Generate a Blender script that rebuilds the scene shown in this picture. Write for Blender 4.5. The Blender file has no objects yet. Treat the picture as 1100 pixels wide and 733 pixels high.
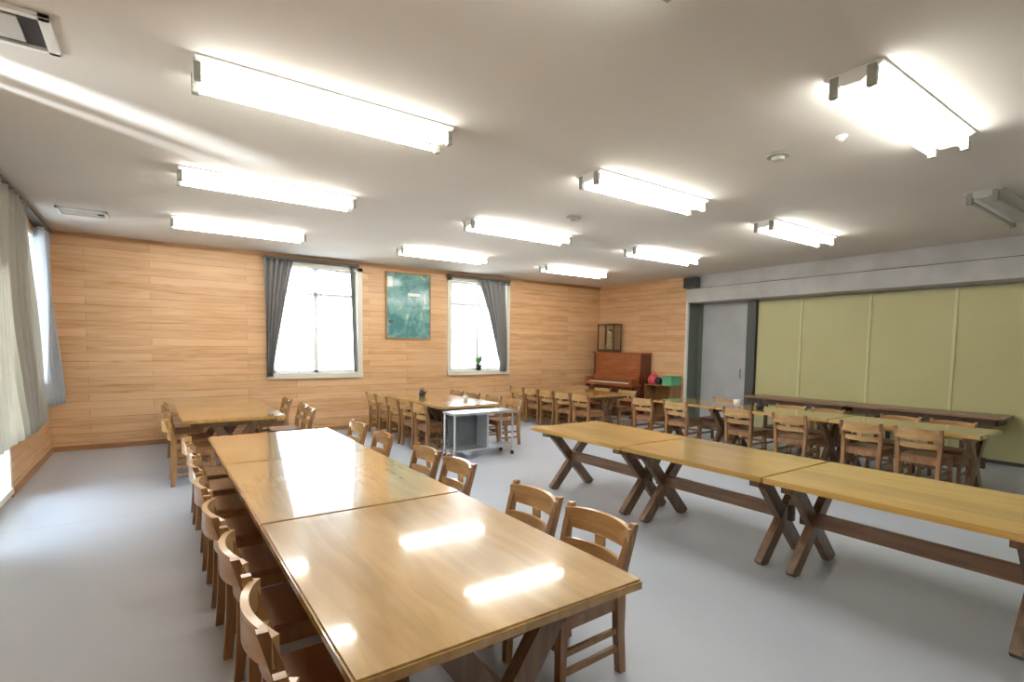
import bpy, bmesh, math, random
from mathutils import Vector, Matrix
random.seed(7)
sc = bpy.context.scene
col = sc.collection
R = math.radians

# ------------------------------------------------------------------ camera
F_PX, W_PX, H_PX = 556.8, 1100.0, 733.0
yaw, pitch, roll = 0.6067, 0.0673, 0.0126
cam = bpy.data.cameras.new('camera'); cam_o = bpy.data.objects.new('camera', cam); col.objects.link(cam_o)
cy, sy, cp, sp = math.cos(yaw), math.sin(yaw), math.cos(pitch), math.sin(pitch)
fw = Vector((sy*cp, cy*cp, -sp)); rt = Vector((cy, -sy, 0)); up = rt.cross(fw)
cr, sr = math.cos(roll), math.sin(roll)
rr = cr*rt + sr*up; uu = -sr*rt + cr*up
m = Matrix((rr, uu, -fw)).transposed().to_4x4(); m.translation = Vector((0, 0, 1.5697))
cam_o.matrix_world = m
cam.sensor_width = 36.0; cam.lens = F_PX/W_PX*36.0
cam.shift_y = 45.0/W_PX
cam.clip_start = 0.05
sc.camera = cam_o

# ------------------------------------------------------------------ world, sun, exposure
TUBE = 30.0          # tube emission
SKY = 13.0
sc.view_settings.view_transform = 'Standard'; sc.view_settings.look = 'None'
sc.view_settings.gamma = 1.0; sc.view_settings.use_curve_mapping = False
sc.view_settings.exposure = 0.0
w = bpy.data.worlds.new('world'); sc.world = w; w.use_nodes = True
bg = w.node_tree.nodes['Background']; bg.inputs[0].default_value = (0.76, 0.87, 1.0, 1); bg.inputs[1].default_value = SKY
sun = bpy.data.lights.new('sun', 'SUN'); sun.energy = 14.0; sun.angle = R(1.0); sun.color = (1, .96, .9)
sun_o = bpy.data.objects.new('sun', sun); col.objects.link(sun_o)
sun_o.rotation_euler = Vector((0.40, -0.10, -0.90)).to_track_quat('-Z', 'Y').to_euler()
# unseen spot lamp added outside, throws the light streak on the ceiling
gl = bpy.data.lights.new('ceiling_streak_spot', 'SPOT'); gl.energy = 5000; gl.spot_size = R(17); gl.spot_blend = .35
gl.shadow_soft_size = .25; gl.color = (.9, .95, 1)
gl_o = bpy.data.objects.new('ceiling_streak_spot', gl); col.objects.link(gl_o)
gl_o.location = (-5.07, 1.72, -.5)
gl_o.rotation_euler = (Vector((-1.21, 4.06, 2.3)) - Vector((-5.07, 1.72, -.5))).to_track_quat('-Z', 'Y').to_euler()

# ------------------------------------------------------------------ materials
MATS = {}
def new_mat(name):
    mt = bpy.data.materials.new(name); mt.use_nodes = True
    nt = mt.node_tree; return mt, nt, nt.nodes['Principled BSDF']
def plain(name, c, rough=.5, metal=0., spec=None, bump=0.0, var=0.06, scale=6.0, coat=0.):
    mt, nt, b = new_mat(name)
    tc = nt.nodes.new('ShaderNodeTexCoord'); n = nt.nodes.new('ShaderNodeTexNoise')
    n.inputs['Scale'].default_value = scale; n.inputs['Detail'].default_value = 4
    nt.links.new(tc.outputs['Object'], n.inputs['Vector'])
    r = nt.nodes.new('ShaderNodeValToRGB')
    r.color_ramp.elements[0].position = .3; r.color_ramp.elements[1].position = .7
    r.color_ramp.elements[0].color = [x*(1-var) for x in c] + [1]
    r.color_ramp.elements[1].color = [min(1, x*(1+var)) for x in c] + [1]
    nt.links.new(n.outputs['Fac'], r.inputs['Fac']); nt.links.new(r.outputs['Color'], b.inputs['Base Color'])
    b.inputs['Roughness'].default_value = rough; b.inputs['Metallic'].default_value = metal
    b.inputs['Coat Weight'].default_value = coat
    if spec is not None: b.inputs['Specular IOR Level'].default_value = spec
    if bump:
        bp = nt.nodes.new('ShaderNodeBump'); bp.inputs['Strength'].default_value = bump; bp.inputs['Distance'].default_value = .01
        nt.links.new(n.outputs['Fac'], bp.inputs['Height']); nt.links.new(bp.outputs['Normal'], b.inputs['Normal'])
    MATS[name] = mt; return mt
def wood(name, c1, c2, axis='Y', rough=.3, coat=0., coat_rough=.1, scale=3.0, planks=None, plank_axis='X'):
    """grain stretched along axis; optional glued boards of the given width across plank_axis"""
    mt, nt, b = new_mat(name); L = nt.links.new
    tc = nt.nodes.new('ShaderNodeTexCoord'); mp = nt.nodes.new('ShaderNodeMapping')
    s = {'X': (.12, 1, 1), 'Y': (1, .12, 1), 'Z': (1, 1, .12)}[axis]
    mp.inputs['Scale'].default_value = [v*scale*4 for v in s]
    oi = nt.nodes.new('ShaderNodeObjectInfo')
    ad = nt.nodes.new('ShaderNodeVectorMath'); ad.operation = 'ADD'
    L(tc.outputs['Object'], mp.inputs['Vector']); L(mp.outputs['Vector'], ad.inputs[0])
    mul = nt.nodes.new('ShaderNodeMath'); mul.operation = 'MULTIPLY'; mul.inputs[1].default_value = 37.0
    L(oi.outputs['Random'], mul.inputs[0]); L(mul.outputs[0], ad.inputs[1])
    n = nt.nodes.new('ShaderNodeTexNoise'); n.inputs['Scale'].default_value = 1.6; n.inputs['Detail'].default_value = 6
    n.inputs['Distortion'].default_value = .6; L(ad.outputs[0], n.inputs['Vector'])
    r = nt.nodes.new('ShaderNodeValToRGB'); r.color_ramp.elements[0].position = .32; r.color_ramp.elements[1].position = .68
    r.color_ramp.elements[0].color = (*c1, 1); r.color_ramp.elements[1].color = (*c2, 1)
    L(n.outputs['Fac'], r.inputs['Fac'])
    out = r.outputs['Color']
    if planks:
        sp_ = nt.nodes.new('ShaderNodeSeparateXYZ'); L(tc.outputs['Object'], sp_.inputs[0])
        dv = nt.nodes.new('ShaderNodeMath'); dv.operation = 'DIVIDE'; dv.inputs[1].default_value = planks
        L(sp_.outputs[plank_axis], dv.inputs[0])
        fl = nt.nodes.new('ShaderNodeMath'); fl.operation = 'FLOOR'; L(dv.outputs[0], fl.inputs[0])
        wn = nt.nodes.new('ShaderNodeTexWhiteNoise'); wn.noise_dimensions = '1D'
        a2 = nt.nodes.new('ShaderNodeMath'); a2.operation = 'ADD'; L(fl.outputs[0], a2.inputs[0]); L(mul.outputs[0], a2.inputs[1])
        L(a2.outputs[0], wn.inputs['W'])
        mr = nt.nodes.new('ShaderNodeMapRange'); mr.inputs[3].default_value = .86; mr.inputs[4].default_value = 1.1
        L(wn.outputs['Value'], mr.inputs[0])
        mx = nt.nodes.new('ShaderNodeVectorMath'); mx.operation = 'SCALE'
        L(out, mx.inputs[0]); L(mr.outputs[0], mx.inputs['Scale']); out = mx.outputs[0]
    L(out, b.inputs['Base Color'])
    b.inputs['Roughness'].default_value = rough
    b.inputs['Coat Weight'].default_value = coat; b.inputs['Coat Roughness'].default_value = coat_rough; b.inputs['Coat IOR'].default_value = 1.6
    MATS[name] = mt; return mt
def cladding(name, horiz, c1, c2, c3):
    """horizontal pine boards, about 12 cm high, random lengths"""
    mt, nt, b = new_mat(name); L = nt.links.new
    tc = nt.nodes.new('ShaderNodeTexCoord'); s = nt.nodes.new('ShaderNodeSeparateXYZ'); c = nt.nodes.new('ShaderNodeCombineXYZ')
    L(tc.outputs['Object'], s.inputs[0]); L(s.outputs[horiz], c.inputs['X']); L(s.outputs['Z'], c.inputs['Y'])
    br = nt.nodes.new('ShaderNodeTexBrick'); br.offset = .37; br.offset_frequency = 2; br.squash = 1
    br.inputs['Scale'].default_value = 1.0; br.inputs['Brick Width'].default_value = 2.1; br.inputs['Row Height'].default_value = .118
    br.inputs['Mortar Size'].default_value = .0035; br.inputs['Mortar Smooth'].default_value = .2
    br.inputs['Color1'].default_value = (*c1, 1); br.inputs['Color2'].default_value = (*c2, 1)
    br.inputs['Mortar'].default_value = (c1[0]*.55, c1[1]*.45, c1[2]*.4, 1); br.inputs['Bias'].default_value = 0
    L(c.outputs[0], br.inputs['Vector'])
    mp = nt.nodes.new('ShaderNodeMapping'); mp.inputs['Scale'].default_value = (1.1, 14, 1); L(c.outputs[0], mp.inputs['Vector'])
    n = nt.nodes.new('ShaderNodeTexNoise'); n.inputs['Scale'].default_value = 1.5; n.inputs['Detail'].default_value = 5; n.inputs['Distortion'].default_value = .8
    L(mp.outputs[0], n.inputs['Vector'])
    r = nt.nodes.new('ShaderNodeValToRGB'); r.color_ramp.elements[0].position = .3; r.color_ramp.elements[1].position = .75
    r.color_ramp.elements[0].color = (0, 0, 0, 1); r.color_ramp.elements[1].color = (1, 1, 1, 1); L(n.outputs['Fac'], r.inputs['Fac'])
    mx = nt.nodes.new('ShaderNodeMix'); mx.data_type = 'RGBA'; mx.inputs['B'].default_value = (*c3, 1)
    ml = nt.nodes.new('ShaderNodeMath'); ml.operation = 'MULTIPLY'; ml.inputs[1].default_value = .7
    L(r.outputs['Color'], ml.inputs[0]); L(ml.outputs[0], mx.inputs['Factor']); L(br.outputs['Color'], mx.inputs['A'])
    L(mx.outputs['Result'], b.inputs['Base Color']); b.inputs['Roughness'].default_value = .42
    bp = nt.nodes.new('ShaderNodeBump'); bp.inputs['Strength'].default_value = .3; bp.inputs['Distance'].default_value = .004; bp.invert = True
    L(br.outputs['Fac'], bp.inputs['Height']); L(bp.outputs['Normal'], b.inputs['Normal'])
    MATS[name] = mt; return mt
def emis(name, c, s):
    mt, nt, b = new_mat(name); b.inputs['Base Color'].default_value = (.9, .9, .9, 1)
    b.inputs['Emission Color'].default_value = (*c, 1); b.inputs['Emission Strength'].default_value = s
    MATS[name] = mt; return mt
def glass(name):
    mt, nt, b = new_mat(name); L = nt.links.new; nt.nodes.remove(b)
    t = nt.nodes.new('ShaderNodeBsdfTransparent'); g = nt.nodes.new('ShaderNodeBsdfGlossy'); g.inputs['Roughness'].default_value = .02
    fr = nt.nodes.new('ShaderNodeFresnel'); fr.inputs[0].default_value = 1.3; mx = nt.nodes.new('ShaderNodeMixShader')
    t.inputs[0].default_value = (.97, .985, .98, 1)
    L(fr.outputs[0], mx.inputs[0]); L(t.outputs[0], mx.inputs[1]); L(g.outputs[0], mx.inputs[2])
    L(mx.outputs[0], nt.nodes['Material Output'].inputs['Surface']); MATS[name] = mt; return mt
def cloth(name, c, trans, alpha=1.0):
    mt, nt, b = new_mat(name); L = nt.links.new
    tc = nt.nodes.new('ShaderNodeTexCoord'); n = nt.nodes.new('ShaderNodeTexNoise'); n.inputs['Scale'].default_value = 9
    L(tc.outputs['Object'], n.inputs['Vector'])
    r = nt.nodes.new('ShaderNodeValToRGB'); r.color_ramp.elements[0].color = (*[v*.88 for v in c], 1); r.color_ramp.elements[1].color = (*c, 1)
    L(n.outputs['Fac'], r.inputs['Fac'])
    d = nt.nodes.new('ShaderNodeBsdfDiffuse'); t = nt.nodes.new('ShaderNodeBsdfTranslucent'); mx = nt.nodes.new('ShaderNodeMixShader')
    L(r.outputs['Color'], d.inputs[0]); L(r.outputs['Color'], t.inputs[0]); mx.inputs[0].default_value = trans
    L(d.outputs[0], mx.inputs[1]); L(t.outputs[0], mx.inputs[2]); o = mx.outputs[0]; nt.nodes.remove(b)
    if alpha < 1:
        tr = nt.nodes.new('ShaderNodeBsdfTransparent'); m2 = nt.nodes.new('ShaderNodeMixShader'); m2.inputs[0].default_value = alpha
        L(tr.outputs[0], m2.inputs[1]); L(o, m2.inputs[2]); o = m2.outputs[0]
    L(o, nt.nodes['Material Output'].inputs['Surface']); MATS[name] = mt; return mt

cladding('pine_x', 'X', (.60, .31, .125), (.80, .50, .25), (.89, .61, .38))
cladding('pine_y', 'Y', (.60, .31, .125), (.80, .50, .25), (.89, .61, .38))
plain('ceiling_paint', (.71, .68, .635), .9, var=.02, scale=1.5)
plain('white_paint', (.82, .8, .76), .5, var=.02)
plain('beam_grey', (.52, .51, .50), .7, var=.12, scale=2.5)
plain('panel_grey', (.50, .51, .53), .55, var=.08, scale=2)
plain('panel_green', (.60, .57, .29), .5, var=.04, scale=1)
plain('panel_joint', (.72, .69, .42), .5, var=.02)
plain('dark_metal', (.09, .095, .09), .5, var=.05)
plain('groove', (.10, .095, .09), .8, var=.02)
plain('post_green', (.16, .19, .16), .5, var=.05)
plain('lamp_white', (.86, .87, .84), .4, var=.01)
plain('lamp_unlit', (.55, .55, .53), .5, var=.02)
plain('socket_grey', (.32, .33, .28), .5, var=.02)
plain('steel', (.62, .64, .68), .3, metal=.7, var=.03)
plain('steel_panel', (.16, .18, .19), .35, metal=.3, var=.15, scale=5)
plain('black_plastic', (.02, .02, .022), .35, var=.02)
plain('outdoor_ground', (.75, .74, .70), .9, var=.1)
plain('white_ceramic', (.85, .85, .83), .25, var=.01)
plain('red_plastic', (.72, .09, .12), .4, var=.05)
plain('green_plastic', (.15, .52, .28), .4, var=.05)
plain('ivory', (.86, .82, .70), .3, var=.01)
plain('leaf_green', (.12, .28, .08), .5, var=.2)
plain('brass', (.6, .42, .15), .3, metal=1, var=.05)
plain('doll_cloth', (.62, .5, .26), .8, var=.3, scale=14)
wood('tabletop_honey', (.47, .275, .075), (.62, .395, .13), 'Y', rough=.22, coat=1.0, coat_rough=.06, planks=.275)
wood('tabletop_gold', (.52, .31, .075), (.63, .41, .125), 'Y', rough=.28, coat=.8, coat_rough=.09, planks=.25)
wood('trestle_brown', (.13, .07, .035), (.24, .14, .075), 'Z', rough=.35, coat=.3, coat_rough=.2)
wood('beam_brown', (.20, .105, .055), (.33, .19, .11), 'Y', rough=.35, coat=.3, coat_rough=.2)
wood('chair_wood', (.24, .115, .042), (.42, .22, .085), 'Z', rough=.35, coat=.4, coat_rough=.15)
wood('chair_light', (.44, .245, .09), (.63, .40, .17), 'X', rough=.32, coat=.5, coat_rough=.12)
wood('chair_dark', (.20, .085, .04), (.32, .15, .07), 'X', rough=.33, coat=.5, coat_rough=.12)
wood('piano_wood', (.30, .075, .025), (.44, .13, .045), 'Y', rough=.25, coat=.8, coat_rough=.06)
wood('piano_dark', (.10, .022, .012), (.17, .04, .02), 'Z', rough=.25, coat=.6, coat_rough=.08)
wood('trim_brown', (.34, .16, .06), (.46, .24, .10), 'X', rough=.45)
wood('dark_wood', (.06, .035, .02), (.11, .06, .035), 'X', rough=.4)
glass('pane_glass')
cloth('curtain_grey', (.42, .41, .40), .3)
cloth('curtain_olive', (.66, .63, .56), .45)
cloth('lace_white', (.9, .92, .95), .6, .5)
cloth('curtain_blue', (.78, .81, .85), .5)
emis('tube_glow', (1.0, .975, .90), TUBE)

# floor vinyl with faint wide seams
mt, nt, b = new_mat('vinyl_floor'); L = nt.links.new
tc = nt.nodes.new('ShaderNodeTexCoord'); br = nt.nodes.new('ShaderNodeTexBrick'); br.offset = 0
br.inputs['Scale'].default_value = 1; br.inputs['Brick Width'].default_value = 90; br.inputs['Row Height'].default_value = 20.0
br.inputs['Mortar Size'].default_value = .006; br.inputs['Mortar Smooth'].default_value = .5
br.inputs['Color1'].default_value = (.50, .545, .625, 1); br.inputs['Color2'].default_value = (.50, .545, .625, 1); br.inputs['Mortar'].default_value = (.36, .38, .42, 1)
mpf = nt.nodes.new('ShaderNodeMapping'); mpf.inputs['Location'].default_value = (40, -5.8, 0); L(tc.outputs['Object'], mpf.inputs['Vector']); L(mpf.outputs[0], br.inputs['Vector'])
n = nt.nodes.new('ShaderNodeTexNoise'); n.inputs['Scale'].default_value = 1.3; n.inputs['Detail'].default_value = 8; L(tc.outputs['Object'], n.inputs['Vector'])
mr = nt.nodes.new('ShaderNodeMapRange'); mr.inputs[3].default_value = .93; mr.inputs[4].default_value = 1.05; L(n.outputs['Fac'], mr.inputs[0])
vs = nt.nodes.new('ShaderNodeVectorMath'); vs.operation = 'SCALE'; L(br.outputs['Color'], vs.inputs[0]); L(mr.outputs[0], vs.inputs['Scale'])
L(vs.outputs[0], b.inputs['Base Color']); b.inputs['Roughness'].default_value = .38; MATS['vinyl_floor'] = mt

# poster: washed blue-green aerial picture
mt, nt, b = new_mat('poster_print'); L = nt.links.new
tc = nt.nodes.new('ShaderNodeTexCoord')
n = nt.nodes.new('ShaderNodeTexNoise'); n.inputs['Scale'].default_value = 4.5; n.inputs['Detail'].default_value = 6; n.inputs['Distortion'].default_value = 1.2
L(tc.outputs['Object'], n.inputs['Vector'])
r = nt.nodes.new('ShaderNodeValToRGB'); e = r.color_ramp.elements
e[0].position = .3; e[0].color = (.08, .20, .22, 1); e[1].position = .72; e[1].color = (.62, .78, .78, 1)
for p_, c_ in ((.43, (.10, .28, .27, 1)), (.52, (.20, .40, .42, 1)), (.6, (.22, .42, .33, 1))):
    q = e.new(p_); q.color = c_
e[0].color = (.10, .24, .28, 1)
L(n.outputs['Fac'], r.inputs['Fac']); L(r.outputs['Color'], b.inputs['Base Color']); b.inputs['Roughness'].default_value = .12
MATS['poster_print'] = mt

# ------------------------------------------------------------------ mesh helpers
def box(bm, x0, x1, y0, y1, z0, z1, mtx=None, bev=0.0):
    vs_ = [bm.verts.new((x, y, z)) for x in (x0, x1) for y in (y0, y1) for z in (z0, z1)]
    if mtx is not None:
        for v in vs_: v.co = mtx @ v.co
    fs = [bm.faces.new([vs_[i] for i in f]) for f in ((0, 1, 3, 2), (4, 6, 7, 5), (0, 4, 5, 1), (2, 3, 7, 6), (0, 2, 6, 4), (1, 5, 7, 3))]
    if bev:
        es = set(e_ for f in fs for e_ in f.edges)
        bmesh.ops.bevel(bm, geom=list(es), offset=bev, segments=2, affect='EDGES', profile=.6)
def beam(bm, a, b_, wd, th, side=Vector((0, 1, 0)), bev=0.0):
    """square bar from a to b; wd across, th along `side`"""
    a, b_ = Vector(a), Vector(b_); d = b_ - a; ln = d.length; d.normalize()
    s = (side - d*side.dot(d)).normalized(); t = d.cross(s)
    mm = Matrix((t, s, d)).transposed().to_4x4(); mm.translation = a
    box(bm, -wd/2, wd/2, -th/2, th/2, 0, ln, mm, bev)
def cyl(bm, a, b_, r1, r2=None, seg=14, caps=True):
    r2 = r1 if r2 is None else r2
    a, b_ = Vector(a), Vector(b_); d = (b_-a); ln = d.length
    q = d.to_track_quat('Z', 'Y').to_matrix().to_4x4(); q.translation = (a+b_)/2
    bmesh.ops.create_cone(bm, cap_ends=caps, segments=seg, radius1=r1, radius2=r2, depth=ln, matrix=q)
def sweep(bm, path, sizes, frame):
    """rings: path points, (w,h) half-sizes, frame(i)->(u,v)"""
    rings = []
    for i, p_ in enumerate(path):
        u_, v_ = frame(i); a, b2 = sizes[i] if isinstance(sizes, list) else sizes
        p_ = Vector(p_)
        rings.append([bm.verts.new(p_ + u_*sx*a + v_*sz*b2) for sx, sz in ((-1, -1), (1, -1), (1, 1), (-1, 1))])
    for i in range(len(rings)-1):
        for k in range(4):
            bm.faces.new((rings[i][k], rings[i][(k+1) % 4], rings[i+1][(k+1) % 4], rings[i+1][k]))
    bm.faces.new(rings[0][::-1]); bm.faces.new(rings[-1])
def lathe(bm, prof, c=(0, 0, 0), seg=20):
    rings = [[bm.verts.new((c[0]+r_*math.cos(2*math.pi*k/seg), c[1]+r_*math.sin(2*math.pi*k/seg), c[2]+z)) for k in range(seg)] for r_, z in prof]
    for i in range(len(rings)-1):
        for k in range(seg): bm.faces.new((rings[i][k], rings[i][(k+1) % seg], rings[i+1][(k+1) % seg], rings[i+1][k]))
    bm.faces.new(rings[0][::-1]); bm.faces.new(rings[-1])
def obj(name, bm, mat, parent=None, smooth=False, **props):
    bmesh.ops.recalc_face_normals(bm, faces=bm.faces)
    me = bpy.data.meshes.new(name); bm.to_mesh(me); bm.free()
    me.materials.append(MATS[mat])
    if smooth:
        for p_ in me.polygons: p_.use_smooth = True
    o = bpy.data.objects.new(name, me); col.objects.link(o)
    if parent: o.parent = parent
    for k, v in props.items(): o[k] = v
    return o
def one(name, mat, parent=None, shape=None, **kw):
    bm = bmesh.new(); shape(bm); return obj(name, bm, mat, parent, **kw)
def thing(name, label, cat, loc=(0, 0, 0), rz=0, group=None):
    o = bpy.data.objects.new(name, None); col.objects.link(o); o.empty_display_size = .1
    o.location = loc; o.rotation_euler = (0, 0, rz); o['label'] = label; o['category'] = cat
    if group: o['group'] = group
    return o
def dup(root, loc, rz, label, group=None, swap=None):
    def cp_(o, parent):
        c = o.copy(); col.objects.link(c); c.parent = parent
        for ch in kids[o]: cp_(ch, c)
        return c
    kids = {}
    def collect(o):
        kids[o] = list(o.children)
        for ch in kids[o]: collect(ch)
    collect(root)
    r_ = cp_(root, None); r_.location = loc; r_.rotation_euler = (0, 0, rz); r_['label'] = label
    if group: r_['group'] = group
    return r_

# ------------------------------------------------------------------ room shell
XL, XR, YB, YF, H = -1.21, 9.47, 9.75, -3.2, 3.14
XP = 9.9        # plane of the green partition
YC = 7.1        # end of the timber return wall
struct = dict(kind='structure')
one('floor', 'vinyl_floor', None, lambda bm: box(bm, XL-.2, XP+.3, YF-.2, YB+.2, -.12, 0), **struct)
one('ceiling', 'ceiling_paint', None, lambda bm: box(bm, XL-.2, XP+.3, YF-.2, YB+.2, H, H+.12), **struct)
def holes(bm, a0, a1, z0, z1, hs, put):
    """fill a wall strip a0..a1 with boxes around the openings hs (a,b,za,zb)"""
    hs = sorted(hs); cur = a0
    for (a, b2, za, zb) in hs:
        if a > cur: put(bm, cur, a, z0, z1)
        if za > z0: put(bm, a, b2, z0, za)
        if zb < z1: put(bm, a, b2, zb, z1)
        cur = b2
    if cur < a1: put(bm, cur, a1, z0, z1)
W1 = (1.66, 3.26, 1.02, 3.02); W2 = (5.12, 6.64, 1.02, 3.02)
bm = bmesh.new(); holes(bm, XL-.2, XP+.3, 0, H, [W1, W2], lambda bm, a, b2, c, d: box(bm, a, b2, YB, YB+.2, c, d))
obj('wall_back', bm, 'pine_x', **struct)
WL = (7.75, 9.05, 1.0, 2.95); DL = (5.1, 7.05, .06, 2.3); SLIT_A = (3.68, 4.025, 1.74, 3.04); SLIT_B = (4.045, 4.25, 1.74, 3.04)  # last two: unseen slits added to shape the ceiling streak
bm = bmesh.new(); holes(bm, YF-.2, YB, 0, H, [WL, DL, SLIT_A, SLIT_B], lambda bm, a, b2, c, d: box(bm, XL-.2, XL, a, b2, c, d))
obj('wall_left', bm, 'pine_y', **struct)
one('wall_right', 'pine_y', None, lambda bm: box(bm, XR, XP, YC, YB, 0, H), **struct)
one('wall_front', 'white_paint', None, lambda bm: box(bm, XL-.2, XP+.3, YF-.2, YF, 0, H), **struct)
# partition side: outer shell behind the panels
one('wall_partition', 'beam_grey', None, lambda bm: box(bm, XP+.08, XP+.3, YF, YC, 0, H), **struct)
def fbeam(bm):
    box(bm, XR+.03, XP+.08, YF, YC, 2.88, H)
    box(bm, XR-.02, XP+.08, YF, YC, 2.58, 2.865)
one('trim_1', 'beam_grey', None, fbeam, **struct)
one('trim_2', 'groove', None, lambda bm: box(bm, XR+.02, XR+.2, YF, YC, 2.865, 2.88), **struct)
# timber trims
one('trim_3', 'trim_brown', None, lambda bm: box(bm, XL, XR, YB-.03, YB, H-.06, H-.012), **struct)
one('trim_4', 'white_paint', None, lambda bm: box(bm, XR-.015, XR+.04, YC-.05, YC, 0, 2.58), **struct)
one('baseboard_back', 'trim_brown', None, lambda bm: box(bm, XL, XR, YB-.018, YB, 0, .07), **struct)
one('baseboard_left', 'trim_brown', None, lambda bm: (box(bm, XL, XL+.018, DL[1]+.05, YB-.018, 0, .07), box(bm, XL, XL+.018, YF, DL[0]-.05, 0, .07)), **struct)
one('baseboard_right', 'trim_brown', None, lambda bm: box(bm, XR-.018, XR, YC, YB-.018, 0, .07), **struct)

# partition: grey door panel, posts, green folding panels with pale joints
one('wall_panel_dark', 'post_green', None, lambda bm: (box(bm, XP-.02, XP+.08, 6.98, YC, 0, 2.58), box(bm, XR+.04, XP, YC-.03, YC, 0, 2.58)), **struct)
d1 = one('door_1', 'panel_grey', None, lambda bm: (box(bm, XP, XP+.05, 5.93, 6.98, 0.02, 2.56),), **struct)
one('door_handle', 'steel', d1, lambda bm: (cyl(bm, (XP-.04, 6.06, 1.0), (XP-.04, 6.06, 1.2), .012), box(bm, XP-.04, XP, 6.05, 6.07, 1.01, 1.03), box(bm, XP-.04, XP, 6.05, 6.07, 1.17, 1.19)))
one('trim_5', 'dark_metal', None, lambda bm: box(bm, XP-.05, XP+.06, 5.75, 5.93, 0, 2.58), **struct)
js = [4.89, 3.77, 2.64, 1.51, .38, -.75, -1.88, -3.0]
prev = 5.75
for k, yj in enumerate(js):
    one('wall_panel', 'panel_green', None, lambda bm: box(bm, XP, XP+.05, yj+.02, prev-.02, .05, 2.55, bev=.004),
        kind='structure')
    one('panel_joint', 'panel_joint', None, lambda bm: box(bm, XP-.012, XP+.05, yj-.02, yj+.02, .05, 2.55), **struct)
    prev = yj
one('baseboard_partition', 'groove', None, lambda bm: box(bm, XP-.015, XP+.06, YF, 5.75, 0, .05), **struct)

# outside ground
one('ground_outside', 'outdoor_ground', None, lambda bm: (box(bm, -30, 30, YB+.25, 45, -.8, -.65), box(bm, -30, XL-.25, -30, YB+.25, -.8, -.65)), **struct)

# windows in the back wall
def back_window(idx, Wd):
    a, b2, z0, z1 = Wd
    fr = bpy.data.objects.new('window_%d' % idx, None); col.objects.link(fr); fr['kind'] = 'structure'
    def casing(bm):
        t = .07
        box(bm, a-.03, a+t, YB-.03, YB+.12, z0, z1); box(bm, b2-t, b2+.03, YB-.03, YB+.12, z0, z1)
        box(bm, a-.03, b2+.03, YB-.05, YB+.12, z0-.04, z0+.05); box(bm, a-.03, b2+.03, YB-.03, YB+.12, z1-.06, z1)
    one('window_frame', 'ivory', fr, casing)
    c = (a+b2)/2
    def sash(bm):
        for (p, q) in ((a+.07, c), (c, b2-.07)):
            box(bm, p, p+.035, YB+.08, YB+.12, z0+.05, z1-.06); box(bm, q-.035, q, YB+.08, YB+.12, z0+.05, z1-.06)
            box(bm, p, q, YB+.08, YB+.12, z0+.05, z0+.10); box(bm, p, q, YB+.08, YB+.12, z1-.10, z1-.06)
            box(bm, p, q, YB+.08, YB+.12, z1-.56, z1-.50)
    one('sash', 'lamp_white', fr, sash)
    one('pane', 'pane_glass', fr, lambda bm: box(bm, a+.07, b2-.07, YB+.095, YB+.10, z0+.06, z1-.08))
back_window(1, W1); back_window(2, W2)
# left wall openings
def left_window(idx, Wd, kind='window', mull=True):
    a, b2, z0, z1 = Wd
    fr = bpy.data.objects.new('%s_%d' % (kind, idx), None); col.objects.link(fr); fr['kind'] = 'structure'
    t = .05 if mull else .012
    def casing(bm):
        box(bm, XL-.12, XL+.02, a-.02 if mull else a, a+t, z0, z1); box(bm, XL-.12, XL+.02, b2-t, b2+.02 if mull else b2, z0, z1)
        box(bm, XL-.12, XL+.03, a, b2, z0-.01, z0+t); box(bm, XL-.12, XL+.02, a, b2, z1-t, z1)
        if mull: box(bm, XL-.10, XL-.06, (a+b2)/2-.03, (a+b2)/2+.03, z0, z1)
    one('%s_frame' % kind, 'ivory', fr, casing)
    one('pane', 'pane_glass', fr, lambda bm: box(bm, XL-.085, XL-.08, a+t, b2-t, z0+t, z1-t))
left_window(3, WL); left_window(2, DL, 'door'); left_window(4, SLIT_A, mull=False); left_window(5, SLIT_B, mull=False)  # the last two frame the added streak slits, out of view

# ------------------------------------------------------------------ curtains
def drape(bm, P0, along, nrm, zt, zb, top, bot, folds=7, amp=.035, nz=22, nx=90, shape=lambda t: t, th=.006, lift=0.):
    """pleated sheet. top=(s0,s1) bottom=(s0,s1) extents along the wall, P0 wall origin"""
    P0, along, nrm = Vector(P0), Vector(along), Vector(nrm)
    front, back = [], []
    for j in range(nz+1):
        t = j/nz; k = shape(t); z = zt + (zb-zt)*t
        s0 = top[0] + (bot[0]-top[0])*k; s1 = top[1] + (bot[1]-top[1])*k
        rf, rb = [], []
        for i in range(nx+1):
            u_ = i/nx; s = s0 + (s1-s0)*u_
            a_ = amp*(math.sin(u_*folds*2*math.pi + .7*math.sin(3*t)) + .35*math.sin(u_*folds*4.3*math.pi + 2*t))
            d = .06 + a_ + .015*math.sin(5*t+u_*4) + lift*t*t*u_
            p_ = P0 + along*s + nrm*d; p_.z = z + .012*math.sin(u_*folds*2*math.pi)*t
            rf.append(bm.verts.new(p_)); rb.append(bm.verts.new(p_ - nrm*th))
        front.append(rf); back.append(rb)
    for j in range(nz):
        for i in range(nx):
            bm.faces.new((front[j][i], front[j][i+1], front[j+1][i+1], front[j+1][i]))
            bm.faces.new((back[j][i], back[j+1][i], back[j+1][i+1], back[j][i+1]))
    for i in range(nx):
        bm.faces.new((front[0][i], back[0][i], back[0][i+1], front[0][i+1])); bm.faces.new((front[nz][i], front[nz][i+1], back[nz][i+1], back[nz][i]))
    for j in range(nz):
        bm.faces.new((front[j][0], front[j+1][0], back[j+1][0], back[j][0])); bm.faces.new((front[j][nx], back[j][nx], back[j+1][nx], front[j+1][nx]))
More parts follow.
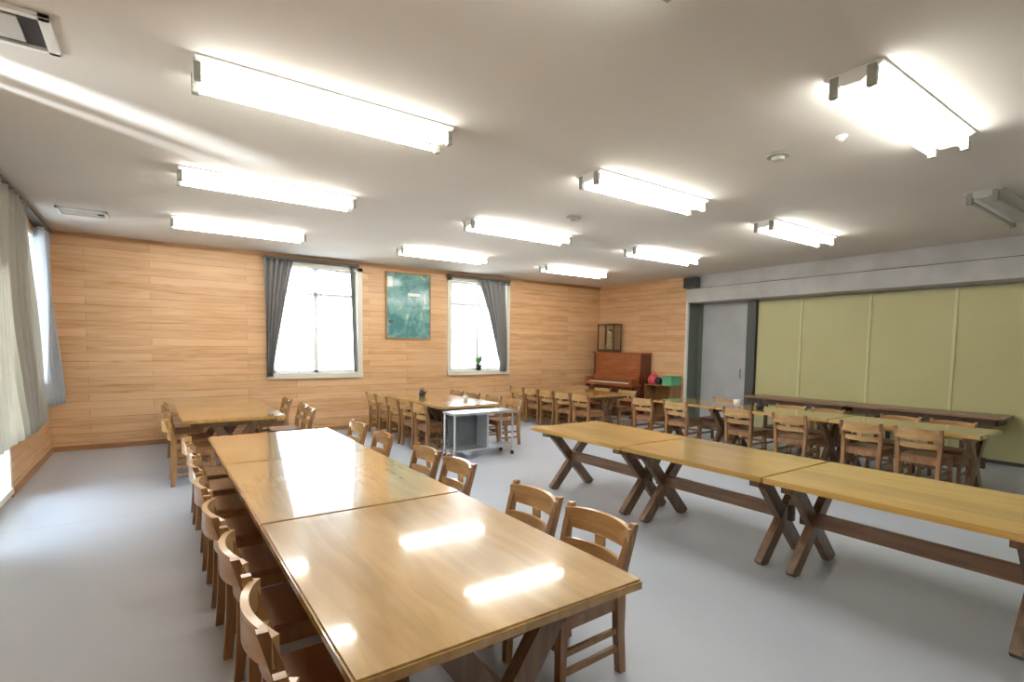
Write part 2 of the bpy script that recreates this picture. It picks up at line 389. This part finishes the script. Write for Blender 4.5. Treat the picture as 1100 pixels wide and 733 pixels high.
def curtain(name, mat, label, *a, group=None, **k):
    bm = bmesh.new(); drape(bm, *a, **k); o = obj(name, bm, mat, smooth=True); o['label'] = label; o['category'] = 'curtain'
    if group: o['group'] = group
    return o
BW = ((0, YB-.03, 0), (1, 0, 0), (0, -1, 0))
curtain('curtain', 'curtain_grey', 'grey pleated curtain hanging at the left side of the first back wall window', *BW, 3.03, 1.03, (1.58, 2.06), (1.60, 1.70), folds=5, shape=lambda t: min(1, t*1.08)**.9)
curtain('curtain', 'curtain_grey', 'narrow grey curtain bunched at the right edge of the first back wall window', *BW, 3.03, 1.1, (3.03, 3.12), (3.10, 3.17), folds=2, amp=.015)
curtain('curtain', 'curtain_grey', 'grey pleated curtain swept to the right side of the window past the poster', *BW, 3.03, 1.05, (5.78, 6.5), (6.38, 6.54), folds=6, shape=lambda t: min(1, t*1.1)**.9)
BL = ((0, YB+.10, 0), (1, 0, 0), (0, -1, 0))
curtain('lace_curtain', 'lace_white', 'white lace curtain swept toward the left of the first back wall window', *BL, 3.0, 1.1, (1.74, 2.9), (1.74, 2.15), folds=9, amp=.012, th=.003)
curtain('lace_curtain', 'lace_white', 'white lace curtain behind the grey curtain of the window past the poster', *BL, 3.0, 1.1, (5.7, 6.56), (6.1, 6.56), folds=8, amp=.012, th=.003)
def rod(x0, x1, label):
    r_ = thing('curtain_rail', label, 'curtain rail', (x0, YB-.03, 3.05))
    one('rail', 'dark_metal', r_, lambda bm: box(bm, 0, x1-x0, -.10, 0, -.02, .02, bev=.005))
    for s in (.03, x1-x0-.03): one('bracket', 'dark_metal', r_, lambda bm: box(bm, s-.015, s+.015, -.09, .03, .015, .035))
rod(1.58, 3.2, 'dark curtain rail above the first back wall window')
rod(5.05, 6.62, 'dark curtain rail above the window past the poster')
LW = ((XL, 0, 0), (0, 1, 0), (1, 0, 0))
curtain('curtain', 'curtain_blue', 'pale blue grey curtain blown inward in the far corner of the left wall', *LW, 3.02, .72, (8.85, 9.38), (8.85, 9.45), folds=5, amp=.06, lift=.08)
curtain('curtain', 'curtain_olive', 'olive grey curtain on the left wall nearest the camera, hem above the floor', *LW, 3.06, .60, (4.9, 8.1), (4.9, 8.35), folds=15, amp=.06, nx=260, lift=.05)
curtain('lace_curtain', 'lace_white', 'white lace sheet added across the left wall window to hold back the sun', (XL-.12, 0, 0), (0, 1, 0), (1, 0, 0), 2.9, 1.02, (7.82, 8.98), (7.82, 8.98), folds=14, amp=.008, th=.003)  # added lace: blocks a sun patch, keeps the bare window gap white
r_ = thing('curtain_rail', 'dark curtain rail running along the top of the left wall', 'curtain rail', (XL, 4.85, 3.08))
one('rail', 'dark_metal', r_, lambda bm: box(bm, .02, .12, 0, 4.7, -.02, .02, bev=.005))
for s in (.1, 2.3, 4.6): one('bracket', 'dark_metal', r_, lambda bm: box(bm, 0, .10, s-.015, s+.015, .015, .035))

# ------------------------------------------------------------------ poster
po = thing('poster', 'blue green aerial picture poster between the two back wall windows', 'poster', (4.22, YB-.03, 2.37))
one('print', 'poster_print', po, lambda bm: box(bm, -.46, .46, -.006, 0, -.63, .63))
def pf(bm):
    box(bm, -.475, -.455, -.016, .03, -.645, .645); box(bm, .455, .475, -.016, .03, -.645, .645)
    box(bm, -.475, .475, -.016, .03, .63, .65); box(bm, -.475, .475, -.016, .03, -.65, -.63)
one('frame', 'trim_brown', po, pf)
one('caption_strip', 'white_ceramic', po, lambda bm: box(bm, -.02, .26, -.008, -.005, .2, .26))
one('corner_glare', 'white_ceramic', po, lambda bm: box(bm, -.44, -.34, -.008, -.005, .36, .56))  # white glare on the print, put in as a flat patch
one('dark_mark', 'dark_metal', po, lambda bm: box(bm, -.42, -.33, -.008, -.005, -.34, -.28))

# ------------------------------------------------------------------ ceiling lamps
LL, LWd = 1.58, .30
def make_lamp(label, x, y, lit=True):
    t = thing('fluorescent_lamp', label, 'ceiling lamp', (x, y, H), 0, 'twin tube ceiling lamps' if lit else None)
    def body(bm):
        pr = [(-LWd/2, 0), (LWd/2, 0), (LWd/2, -.012), (.045, -.075), (-.045, -.075), (-LWd/2, -.012)]
        e0 = [bm.verts.new((-LL/2, a, z)) for a, z in pr]; e1 = [bm.verts.new((LL/2, a, z)) for a, z in pr]
        for i in range(6): bm.faces.new((e0[i], e0[(i+1) % 6], e1[(i+1) % 6], e1[i]))
        bm.faces.new(e0); bm.faces.new(e1)
    one('lamp_body', 'lamp_white' if lit else 'lamp_unlit', t, body)
    for s in (-1, 1):
        one('tube', 'tube_glow' if lit else 'lamp_unlit', t, lambda bm: cyl(bm, (-LL/2+.035, s*.095, -.092), (LL/2-.035, s*.095, -.092), .019, seg=12), smooth=True)
        for e_ in (-1, 1):
            one('lamp_holder', 'socket_grey', t, lambda bm: box(bm, e_*(LL/2-.015)-.018, e_*(LL/2-.015)+.018, s*.095-.024, s*.095+.024, -.122, -.01, bev=.005))
    return t
cx = {'A': (1.022, 'left'), 'B': (4.031, 'middle'), 'C': (6.896, 'right')}
ry = {0: (1.391, 'nearest the camera'), 1: (3.521, 'second from the camera'), 2: (5.662, 'third from the camera'), 3: (7.825, 'farthest, near the back wall')}
lamps = [('A', 1), ('A', 2), ('A', 3), ('B', 0), ('B', 1), ('B', 2), ('B', 3), ('C', 1), ('C', 2), ('C', 3), ('A', 0)]
lab = {('A', 1): 'large lit twin tube lamp at upper left, nearest of the left ceiling row in view',
       ('A', 2): 'lit twin tube lamp in the left ceiling row, middle of the three in view',
       ('A', 3): 'lit twin tube lamp in the left ceiling row, nearest the back wall',
       ('A', 0): 'lit twin tube lamp of the left ceiling row overhead beside the camera',
       ('B', 0): 'brightest lit lamp at upper right, nearest of the middle ceiling row',
       ('B', 1): 'lit lamp in the middle ceiling row, second nearest the camera',
       ('B', 2): 'lit lamp in the middle ceiling row, third from the camera',
       ('B', 3): 'lit lamp in the middle ceiling row, above the poster side, farthest back',
       ('C', 1): 'lit lamp of the right ceiling row nearest the grey beam and green partition',
       ('C', 2): 'lit lamp of the right ceiling row, middle one, left of the beam end',
       ('C', 3): 'lit lamp of the right ceiling row, farthest, near the back right corner'}
first = None
for k in lamps:
    x, y = cx[k[0]][0], ry[k[1]][0]
    if first is None: first = make_lamp(lab[k], x, y)
    else: dup(first, (x, y, H), 0, lab[k], 'twin tube ceiling lamps')
make_lamp('unlit twin tube lamp on the ceiling at the right edge by the beam', 7.38, 1.62, lit=False)

# other ceiling fittings
v = thing('ceiling_vent', 'white square air vent with a black slot at the upper left ceiling corner', 'ceiling vent', (-.78, 3.62, H))
def vf(bm):
    a, b2 = .42, .20
    box(bm, -a, a, -b2, -b2+.035, -.025, 0, bev=.004); box(bm, -a, a, b2-.035, b2, -.025, 0, bev=.004)
    box(bm, -a, -a+.05, -b2, b2, -.025, 0, bev=.004); box(bm, a-.05, a, -b2, b2, -.025, 0, bev=.004)
one('vent_frame', 'lamp_white', v, vf)
one('slot', 'black_plastic', v, lambda bm: box(bm, -.37, .37, -.165, .165, -.008, 0))
one('louvre_plate', 'lamp_unlit', v, lambda bm: box(bm, -.35, .29, -.13, .13, -.02, -.009, bev=.003))
v = thing('ceiling_hatch', 'small pale ceiling vent near the back left corner', 'ceiling vent', (-.64, 8.2, H))
one('hatch_frame', 'lamp_white', v, lambda bm: (box(bm, -.24, .24, -.2, -.17, -.02, 0), box(bm, -.24, .24, .17, .2, -.02, 0), box(bm, -.24, -.21, -.2, .2, -.02, 0), box(bm, .21, .24, -.2, .2, -.02, 0)))
one('hatch_plate', 'lamp_unlit', v, lambda bm: box(bm, -.2, .2, -.16, .16, -.012, 0))
one('latch', 'dark_metal', v, lambda bm: box(bm, .14, .2, -.03, .03, -.02, -.01))
for x, y, l_ in ((4.16, 2.30, 'round grey smoke detector on the ceiling left of the brightest lamp'), (4.16, 4.75, 'round dark smoke detector on the ceiling between the middle row lamps')):
    s_ = thing('smoke_detector', l_, 'smoke detector', (x, y, H))
    one('base_ring', 'socket_grey', s_, lambda bm: lathe(bm, [(.085, 0), (.085, -.018), (.07, -.024)]), smooth=False)
    one('sensor', 'lamp_unlit' if y < 3 else 'socket_grey', s_, lambda bm: lathe(bm, [(.05, -.024), (.045, -.045), (.02, -.05)]))
s_ = thing('ceiling_sensor', 'tiny white knob on the ceiling beside the brightest lamp', 'sensor', (4.17, 1.84, H))
one('base', 'lamp_white', s_, lambda bm: lathe(bm, [(.04, 0), (.038, -.015), (.02, -.02)]))
one('dome', 'lamp_white', s_, lambda bm: lathe(bm, [(.025, -.018), (.02, -.035), (.006, -.042)]), smooth=True)
s_ = thing('wall_speaker', 'small dark box speaker mounted at the end of the grey beam', 'speaker', (XR-.02, 6.93, 2.98))
one('cabinet', 'dark_metal', s_, lambda bm: box(bm, -.16, .045, -.14, .14, -.11, .12, bev=.01))
one('grille', 'black_plastic', s_, lambda bm: box(bm, -.168, -.158, -.12, .12, -.09, .1))

# ------------------------------------------------------------------ tables
def make_table(name, label, x0, x1, y0, y1, top_mat, zt=.70, inset=.13, splay=.32, group=None):
    cxx, cyy = (x0+x1)/2, (y0+y1)/2; hw, hl = (x1-x0)/2, (y1-y0)/2 - .003
    t = thing(name, label, 'table', (cxx, cyy, 0), 0, group)
    def top(bm):
        ch = .008
        pts = [(-hw+ch, -hl), (hw-ch, -hl), (hw, -hl+ch), (hw, hl-ch), (hw-ch, hl), (-hw+ch, hl), (-hw, hl-ch), (-hw, -hl+ch)]
        lo = [bm.verts.new((x, y, zt-.036)) for x, y in pts]; hi = [bm.verts.new((x, y, zt)) for x, y in pts]
        bm.faces.new(lo[::-1]); ft = bm.faces.new(hi)
        for i in range(8): bm.faces.new((lo[i], lo[(i+1) % 8], hi[(i+1) % 8], hi[i]))
        bmesh.ops.bevel(bm, geom=list(ft.edges), offset=.008, segments=2, affect='EDGES')
    one('tabletop', top_mat, t, top)
    fx = hw - splay
    for s in (-1, 1):
        yy = s*(hl-inset)
        tr = one('trestle', 'trestle_brown', t, lambda bm: (beam(bm, (-fx+.01, yy-.001, 0), (fx-.02, yy-.001, zt-.085), .095, .055), beam(bm, (fx-.01, yy+.001, 0), (-fx+.02, yy+.001, zt-.085), .095, .053)))
        one('cleat', 'trestle_brown', tr, lambda bm: box(bm, -hw+.09, hw-.09, yy-.04, yy+.04, zt-.10, zt-.036, bev=.008))
        one('peg', 'dark_wood', tr, lambda bm: box(bm, -.02, .02, yy+s*.05, yy+s*.09, .30, .42, bev=.004))
    one('stretcher', 'beam_brown', t, lambda bm: box(bm, -.025, .025, -hl+inset-.02, hl-inset+.02, .305, .405, bev=.005))
    return t
G1 = 'long honey tables set end to end in the foreground'
xa, xb = .405, 1.51
make_table('trestle_table', 'honey brown varnished trestle table filling the foreground, nearest of its row', xa, xb, 1.279, 2.709, 'tabletop_honey')
make_table('trestle_table', 'honey brown table reflecting the window, middle one of the foreground row', xa, xb, 2.712, 4.23, 'tabletop_honey')
make_table('trestle_table', 'honey brown table at the far end of the foreground row', xa, xb, 4.233, 5.594, 'tabletop_honey')
xa, xb = 3.42, 4.41
make_table('trestle_table', 'golden trestle table at the right edge with a long brown stretcher, nearest of its row', xa, xb, .50, 1.90, 'tabletop_gold', splay=.20, inset=.12)
make_table('trestle_table', 'golden trestle table in the middle of the empty right hand row', xa, xb, 1.903, 3.21, 'tabletop_gold', splay=.20, inset=.10)
make_table('trestle_table', 'golden trestle table at the far end of the empty right hand row', xa, xb, 3.213, 4.56, 'tabletop_gold', splay=.20, inset=.14)
make_table('trestle_table', 'pale topped table in the back left corner, nearer half', .25, 1.35, 6.85, 8.2, 'tabletop_honey')
make_table('trestle_table', 'pale topped table in the back left corner, farther half by the wall', .25, 1.35, 8.203, 9.45, 'tabletop_honey')
make_table('trestle_table', 'glaring white topped table below the second window, nearer half behind the steel cart', 3.42, 4.5, 6.72, 7.92, 'tabletop_honey')
make_table('trestle_table', 'glaring white topped table below the second window, farther half', 3.42, 4.5, 7.923, 9.1, 'tabletop_honey')
make_table('trestle_table', 'trestle table in front of the piano with X legs showing', 6.7, 7.7, 7.0, 8.2, 'tabletop_honey')
make_table('trestle_table', 'trestle table beyond the one in front of the piano, against the back wall', 6.7, 7.7, 8.203, 9.4, 'tabletop_honey')
make_table('trestle_table', 'trestle table at the near end of the row beside the green partition', 7.12, 7.95, 1.62, 3.13, 'tabletop_honey', splay=.17)
make_table('trestle_table', 'trestle table in the middle of the row beside the green partition', 7.12, 7.95, 3.133, 4.75, 'tabletop_honey', splay=.17)
make_table('trestle_table', 'trestle table at the far end of the row beside the green partition', 7.12, 7.95, 4.753, 5.96, 'tabletop_honey', splay=.17)
# narrow side tables against the partition
def side_table(label, y0, y1):
    t = thing('side_table', label, 'table', (9.56, (y0+y1)/2, 0)); hl = (y1-y0)/2-.003
    one('tabletop', 'beam_brown', t, lambda bm: box(bm, -.28, .28, -hl, hl, .68, .72, bev=.006))
    one('apron', 'dark_wood', t, lambda bm: (box(bm, -.24, -.22, -hl+.06, hl-.06, .59, .68), box(bm, .22, .24, -hl+.06, hl-.06, .59, .68), box(bm, -.24, .24, -hl+.06, -hl+.08, .59, .68), box(bm, -.24, .24, hl-.08, hl-.06, .59, .68)))
    for a in (-.22, .22):
        for b2 in (-hl+.42, hl-.42): one('leg', 'dark_wood', t, lambda bm: box(bm, a-.025, a+.025, b2-.025, b2+.025, 0, .60, bev=.003))
side_table('long dark narrow table against the green partition, nearer one', 1.9, 3.8)
side_table('long dark narrow table against the green partition, farther one', 3.803, 5.6)

# ------------------------------------------------------------------ chairs  (local: faces +Y, back at -Y)
def make_chair(label, light='chair_light', body='chair_wood', seatm='chair_dark'):
    t = thing('dining_chair', label, 'chair')
    X_ = Vector((1, 0, 0)); 
    def seat(bm):
        pts = [(-.20, -.19), (.20, -.19), (.215, .17), (.17, .205), (-.17, .205), (-.215, .17)]
        lo = [bm.verts.new((x, y, .385)) for x, y in pts]; hi = [bm.verts.new((x, y, .412)) for x, y in pts]
        bm.faces.new(lo[::-1]); f = bm.faces.new(hi)
        for i in range(6): bm.faces.new((lo[i], lo[(i+1) % 6], hi[(i+1) % 6], hi[i]))
        bmesh.ops.bevel(bm, geom=list(f.edges), offset=.008, segments=2, affect='EDGES')
    one('seat', seatm, t, seat)
    for s in (-1, 1):
        # rear leg sweeps up into the back post, curving backwards
        path = [(s*.19, -.225, 0), (s*.19, -.205, .2), (s*.195, -.195, .40), (s*.20, -.205, .52), (s*.21, -.235, .63), (s*.215, -.268, .735)]
        one('leg', body, t, lambda bm: sweep(bm, path, [(.018, .02), (.019, .023), (.02, .027), (.019, .024), (.018, .02), (.016, .016)], lambda i: (X_, Vector((0, 1, 0)))))
        one('leg', body, t, lambda bm: sweep(bm, [(s*.195, .18, 0), (s*.185, .165, .385)], [(.017, .017), (.021, .021)], lambda i: (X_, Vector((0, 1, 0)))))
    def arc(zc, hh, yb, bow, half, th=.011, n=12):
        pth = [(half*(2*i/n-1), yb - bow*(1-(2*i/n-1)**2), zc) for i in range(n+1)]
        def fr(i):
            q = 2*i/n-1; tg = Vector((half*2/n, bow*2*q*2/n, 0)).normalized(); return (Vector((-tg.y, tg.x, 0)), Vector((0, 0, 1)))
        sizes = [(th, hh*(1-.18*abs(2*i/n-1)**3)) for i in range(n+1)]
        return lambda bm: sweep(bm, pth, sizes, fr)
    one('backrest', light, t, arc(.664, .060, -.232, .06, .225, .013))
    one('back_rail', light, t, arc(.535, .032, -.20, .045, .195, .010))
    one('splat', light, t, lambda bm: box(bm, -.03, .03, -.287, -.270, .56, .612, Matrix.Translation((0, .012, 0))))
    def apron(bm):
        box(bm, -.18, .18, .158, .176, .325, .385); box(bm, -.18, .18, -.20, -.182, .325, .385)
        for s in (-1, 1): box(bm, s*.188-.009, s*.188+.009, -.19, .165, .325, .385)
    one('apron', body, t, apron)
    for s in (-1, 1):
        for z in (.13, .22): one('stretcher', body, t, lambda bm: box(bm, s*.19-.009, s*.19+.009, -.21, .17, z-.014, z+.014))
    one('stretcher', body, t, lambda bm: box(bm, -.185, .185, .163, .181, .225, .255))
    return t
chair0 = None; 
def chairs(x, ys, rz, labels, group, jit=.0):
    """a row of chairs whose backs top out at x"""
    global chair0
    for y, l_ in zip(ys, labels):
        jx, jy, ja = random.uniform(-jit, jit), 0, random.uniform(-1, 1)*jit*2.2
        px = x + (.26 if rz < 0 else -.26) + jx
        if chair0 is None:
            chair0 = make_chair(l_); chair0.location = (px, y, 0); chair0.rotation_euler = (0, 0, rz+ja); chair0['group'] = group
        else: dup(chair0, (px, y, 0), rz+ja, l_, group)
ORD = ['nearest the camera', 'second from the camera', 'third from the camera', 'fourth from the camera', 'fifth from the camera', 'sixth from the camera', 'seventh from the camera', 'eighth from the camera']
def labs(base, n): return ['%s, %s' % (base, ORD[i]) for i in range(n)]
FX, BX = -math.pi/2, math.pi/2       # facing +x, facing -x
L_ = labs('wooden chair on the left side of the foreground table row', 8)
chairs(.25, [1.14, 1.82, 2.44, 3.05, 3.66, 4.27, 4.85, 5.4], FX, L_, 'chairs along the left side of the foreground tables', .02)
chairs(1.86, [1.87, 2.42, 3.39, 3.93, 4.85, 5.6], BX, labs('wooden chair on the right side of the foreground table row', 6), 'chairs along the right side of the foreground tables', .02)
chairs(.12, [6.9, 7.6, 8.66], FX, labs('brown wooden chair left of the table in the back left corner', 3), 'chairs left of the corner table', .02)
chairs(1.75, [7.22, 7.74, 8.72], BX, labs('wooden chair right of the table in the back left corner', 3), 'chairs right of the corner table', .03)
chairs(3.2, [7.02, 7.53, 8.04, 8.55, 9.06], FX, labs('wooden chair left of the white topped table below a window', 5), 'chairs left of the white topped table', .006)
chairs(4.9, [7.0, 7.6, 8.3, 8.9], BX, labs('wooden chair right of the white topped table below a window', 4), 'chairs right of the white topped table', .02)
chairs(6.45, [7.12, 7.62, 8.12, 8.62, 9.12], FX, labs('wooden chair in the row before the piano side tables', 5), 'chairs left of the tables before the piano', .006)
chairs(8.05, [7.4, 8.1, 8.8], BX, labs('wooden chair between the piano and its nearest table', 3), 'chairs between piano and tables', .02)
chairs(7.0, [2.13, 2.70, 3.55, 4.3, 5.4, 6.1], FX, labs('wooden chair, back to the camera, in the partition side row', 6), 'near side chairs of the partition row', .015)
chairs(8.22, [2.14, 2.70, 3.60, 4.15, 5.3], BX, labs('wooden chair facing the camera beyond the partition side tables', 5), 'far side chairs of the partition row', .015)

# ------------------------------------------------------------------ piano with display case
pn = thing('upright_piano', 'reddish brown upright piano against the right hand timber wall', 'piano', (9.12, 8.75, 0))
hy = .72
one('side_panel', 'piano_dark', pn, lambda bm: box(bm, -.02, .32, -hy-.04, -hy, 0, 1.46, bev=.006))
one('side_panel', 'piano_dark', pn, lambda bm: box(bm, -.02, .32, hy, hy+.04, 0, 1.46, bev=.006))
one('lid', 'piano_wood', pn, lambda bm: box(bm, -.06, .33, -hy-.06, hy+.06, 1.46, 1.50, bev=.008))
one('upper_panel', 'piano_wood', pn, lambda bm: (box(bm, -.01, .30, -hy, hy, .95, 1.46), box(bm, -.025, -.01, -hy+.06, hy-.06, 1.03, 1.40, bev=.006)))
one('lower_panel', 'piano_dark', pn, lambda bm: box(bm, .0, .30, -hy, hy, .10, .72))
one('key_bed', 'piano_wood', pn, lambda bm: box(bm, -.32, .02, -hy-.04, hy+.04, .72, .79, bev=.006))
fb = one('fallboard', 'piano_wood', pn, lambda bm: (box(bm, -.10, .0, -hy, hy, .79, .95, bev=.008), box(bm, -.32, -.10, -hy-.04, -hy+.05, .79, .90, bev=.01), box(bm, -.32, -.10, hy-.05, hy+.04, .79, .90, bev=.01)))
one('white_keys', 'ivory', pn, lambda bm: [box(bm, -.29, -.11, y_*.0255-.012 , y_*.0255+.012, .79, .815) for y_ in range(-25, 26)])
one('black_keys', 'black_plastic', pn, lambda bm: [box(bm, -.23, -.11, (y_+.5)*.0255-.007, (y_+.5)*.0255+.007, .815, .83) for y_ in range(-25, 25) if y_ % 7 not in (2, 6)])
for s in (-1, 1): one('leg', 'piano_dark', pn, lambda bm: (box(bm, -.30, -.22, s*(hy)-.03, s*(hy)+.03, 0, .72, bev=.01), box(bm, -.30, .02, s*hy-.035, s*hy+.035, 0, .07, bev=.008)))
one('pedal', 'brass', pn, lambda bm: [box(bm, -.09, .0, k*.09-.015, k*.09+.015, .05, .065) for k in (-1, 0, 1)])
dc = thing('display_case', 'small glass display case with dark wooden frame on top of the piano', 'display case', (9.2, 9.1, 1.50))
def case(bm):
    a, b2, c = .14, .27, .68
    box(bm, -a, a, -b2, b2, 0, .06); box(bm, -a, a, -b2, b2, c-.03, c)
    for x in (-a, a-.025):
        for y in (-b2, b2-.025): box(bm, x, x+.025, y, y+.025, .06, c-.03)
one('case_frame', 'dark_wood', dc, case)
one('case_glass', 'pane_glass', dc, lambda bm: (box(bm, -.135, -.131, -.245, .245, .06, .65), box(bm, .131, .135, -.245, .245, .06, .65), box(bm, -.115, .115, -.262, -.258, .06, .65), box(bm, -.115, .115, .258, .262, .06, .65)))
dl = thing('figurine', 'small ochre doll standing inside the glass display case', 'figurine', (9.2, 9.1, 1.56))
one('robe', 'doll_cloth', dl, lambda bm: lathe(bm, [(.09, 0), (.085, .1), (.05, .26), (.06, .34), (.03, .38)]), smooth=True)
one('head', 'ivory', dl, lambda bm: bmesh.ops.create_uvsphere(bm, u_segments=14, v_segments=10, radius=.05, matrix=Matrix.Translation((0, 0, .43))), smooth=True)
one('hair', 'black_plastic', dl, lambda bm: bmesh.ops.create_uvsphere(bm, u_segments=14, v_segments=10, radius=.053, matrix=Matrix.Translation((.012, 0, .443))), smooth=True)

# low shelf beside piano with toys
sh = thing('low_shelf', 'low brown wooden shelf between the piano and the partition', 'shelf', (9.26, 7.5, 0))
one('carcass', 'chair_wood', sh, lambda bm: (box(bm, -.18, .18, -.35, -.33, 0, .78), box(bm, -.18, .18, .33, .35, 0, .78), box(bm, .16, .18, -.33, .33, .0, .78), box(bm, -.18, .18, -.36, .36, .78, .80)))
for z in (.06, .42): one('shelf_board', 'chair_wood', sh, lambda bm: box(bm, -.17, .16, -.33, .33, z-.01, z+.01))
bk = thing('toy_bag', 'crumpled red bag on the low shelf next to the piano', 'bag', (9.24, 7.74, .80))
one('bag_body', 'red_plastic', bk, lambda bm: lathe(bm, [(.08, 0), (.12, .04), (.125, .12), (.09, .2), (.05, .23)], seg=14), smooth=True)
one('bag_handle', 'red_plastic', bk, lambda bm: [cyl(bm, (0, .05*math.cos(a), .22+.06*math.sin(a)), (0, .05*math.cos(a+.55), .22+.06*math.sin(a+.55)), .008, seg=6) for a in [i*.52 for i in range(6)]])
one('ball', 'black_plastic', None, lambda bm: bmesh.ops.create_uvsphere(bm, u_segments=20, v_segments=14, radius=.085, matrix=Matrix.Translation((9.16, 7.53, .885))), smooth=True, label='black ball on the low shelf between the red bag and green crate', category='ball')
gc = thing('storage_crate', 'green plastic crate on the low shelf by the partition', 'crate', (9.26, 7.27, .80))
one('crate_body', 'green_plastic', gc, lambda bm: (box(bm, -.15, .15, -.12, .12, 0, .02), box(bm, -.15, -.135, -.12, .12, .02, .2), box(bm, .135, .15, -.12, .12, .02, .2), box(bm, -.135, .135, -.12, -.105, .02, .2), box(bm, -.135, .135, .105, .12, .02, .2)))
one('crate_rim', 'green_plastic', gc, lambda bm: (box(bm, -.165, -.15, -.135, .135, .17, .2), box(bm, .15, .165, -.135, .135, .17, .2), box(bm, -.15, .15, -.135, -.12, .17, .2), box(bm, -.15, .15, .12, .135, .17, .2)))

# ------------------------------------------------------------------ steel serving cart
ct = thing('serving_cart', 'grey steel serving cart at the near end of the white topped table', 'cart', (3.86, 6.38, 0))
a, b2 = .50, .17
one('top_tray', 'steel', ct, lambda bm: box(bm, -a, a, -b2, b2, .625, .66, bev=.006))
one('shelf_tray', 'steel', ct, lambda bm: box(bm, -a+.02, a-.02, -b2+.015, b2-.015, .12, .14, bev=.003))
for x in (-a+.02, a-.02):
    for y in (-b2+.02, b2-.02):
        p_ = one('post', 'steel', ct, lambda bm: cyl(bm, (x, y, .06), (x, y, .63), .015, seg=10))
        one('caster', 'black_plastic', p_, lambda bm: (cyl(bm, (x-.012, y, .03), (x+.012, y, .03), .03, seg=14), cyl(bm, (x, y, .03), (x, y, .07), .008, seg=8)))
one('side_panel', 'steel_panel', ct, lambda bm: box(bm, -a+.06, .06, b2-.03, b2-.02, .14, .60))
one('divider', 'steel', ct, lambda bm: box(bm, .04, .07, -b2+.02, b2-.02, .14, .625))

# ------------------------------------------------------------------ small things
def cup(label, x, y, z=.70, mat='white_ceramic', h=.09, r=.04):
    t = thing('cup', label, 'cup', (x, y, z))
    one('cup_body', mat, t, lambda bm: lathe(bm, [(r*.6, 0), (r*.9, h*.4), (r, h), (r*.85, h), (r*.75, h*.4), (r*.5, h*.12)]), smooth=True)
    one('handle', mat, t, lambda bm: [cyl(bm, (r*.9+.022*math.sin(q), 0, h*.5+.022*math.cos(q)), (r*.9+.022*math.sin(q+.6), 0, h*.5+.022*math.cos(q+.6)), .004, seg=6) for q in [i*.6 for i in range(6)]])
cup('white cup on the near half of the white topped table below the second window', 4.15, 7.3)
cup('white cup on the far end of the partition side table row', 7.5, 4.62, h=.11, r=.06)
def kettle(label, x, y, mat='black_plastic', s=1.0):
    t = thing('kettle', label, 'kettle', (x, y, .70))
    one('kettle_body', mat, t, lambda bm: lathe(bm, [(.06*s, 0), (.08*s, .03*s), (.075*s, .09*s), (.04*s, .13*s)]), smooth=True)
    one('spout', mat, t, lambda bm: cyl(bm, (.06*s, 0, .05*s), (.13*s, 0, .11*s), .014*s, .009*s, seg=8))
    one('handle', mat, t, lambda bm: [cyl(bm, (.06*s*math.cos(q), 0, .12*s+.06*s*math.sin(q)), (.06*s*math.cos(q+.45), 0, .12*s+.06*s*math.sin(q+.45)), .006*s, seg=6) for q in [i*.45 for i in range(7)]])
    one('knob', mat, t, lambda bm: lathe(bm, [(.02*s, .13*s), (.022*s, .14*s), (.01*s, .155*s)], seg=10))
kettle('black kettle standing on the partition side tables near the white cup', 7.5, 4.25, s=.75)
kettle('small dark kettle on the far half of the white topped table', 3.9, 8.4, s=.8)
# potted plant on the sill of window 2
pp = thing('potted_plant', 'small leafy plant in a dark pot on the sill of the second window', 'plant', (5.86, YB-.02, 1.07))
one('pot', 'black_plastic', pp, lambda bm: lathe(bm, [(.045, 0), (.07, .09), (.072, .13), (.055, .13), (.05, .1)]), smooth=True)
def leaves(bm):
    for k in range(12):
        a_ = k*2.4; l_ = .12+.09*((k*37) % 10)/10; hgt = .16+.16*((k*53) % 10)/10
        p0 = Vector((0, 0, .10)); p1 = Vector((math.cos(a_)*l_, -abs(math.sin(a_))*l_*.35, hgt+.1))
        sd = Vector((-math.sin(a_), math.cos(a_), 0))*.02; mid = (p0+p1)/2 + Vector((0, 0, .04))
        vs_ = [bm.verts.new(q) for q in (p0, mid-sd, p1, mid+sd)]; v2 = [bm.verts.new(v_.co+Vector((0, 0, -.003))) for v_ in vs_]
        bm.faces.new(vs_); bm.faces.new(v2[::-1])
        for i in range(4): bm.faces.new((vs_[i], v2[i], v2[(i+1) % 4], vs_[(i+1) % 4]))
one('foliage', 'leaf_green', pp, leaves)
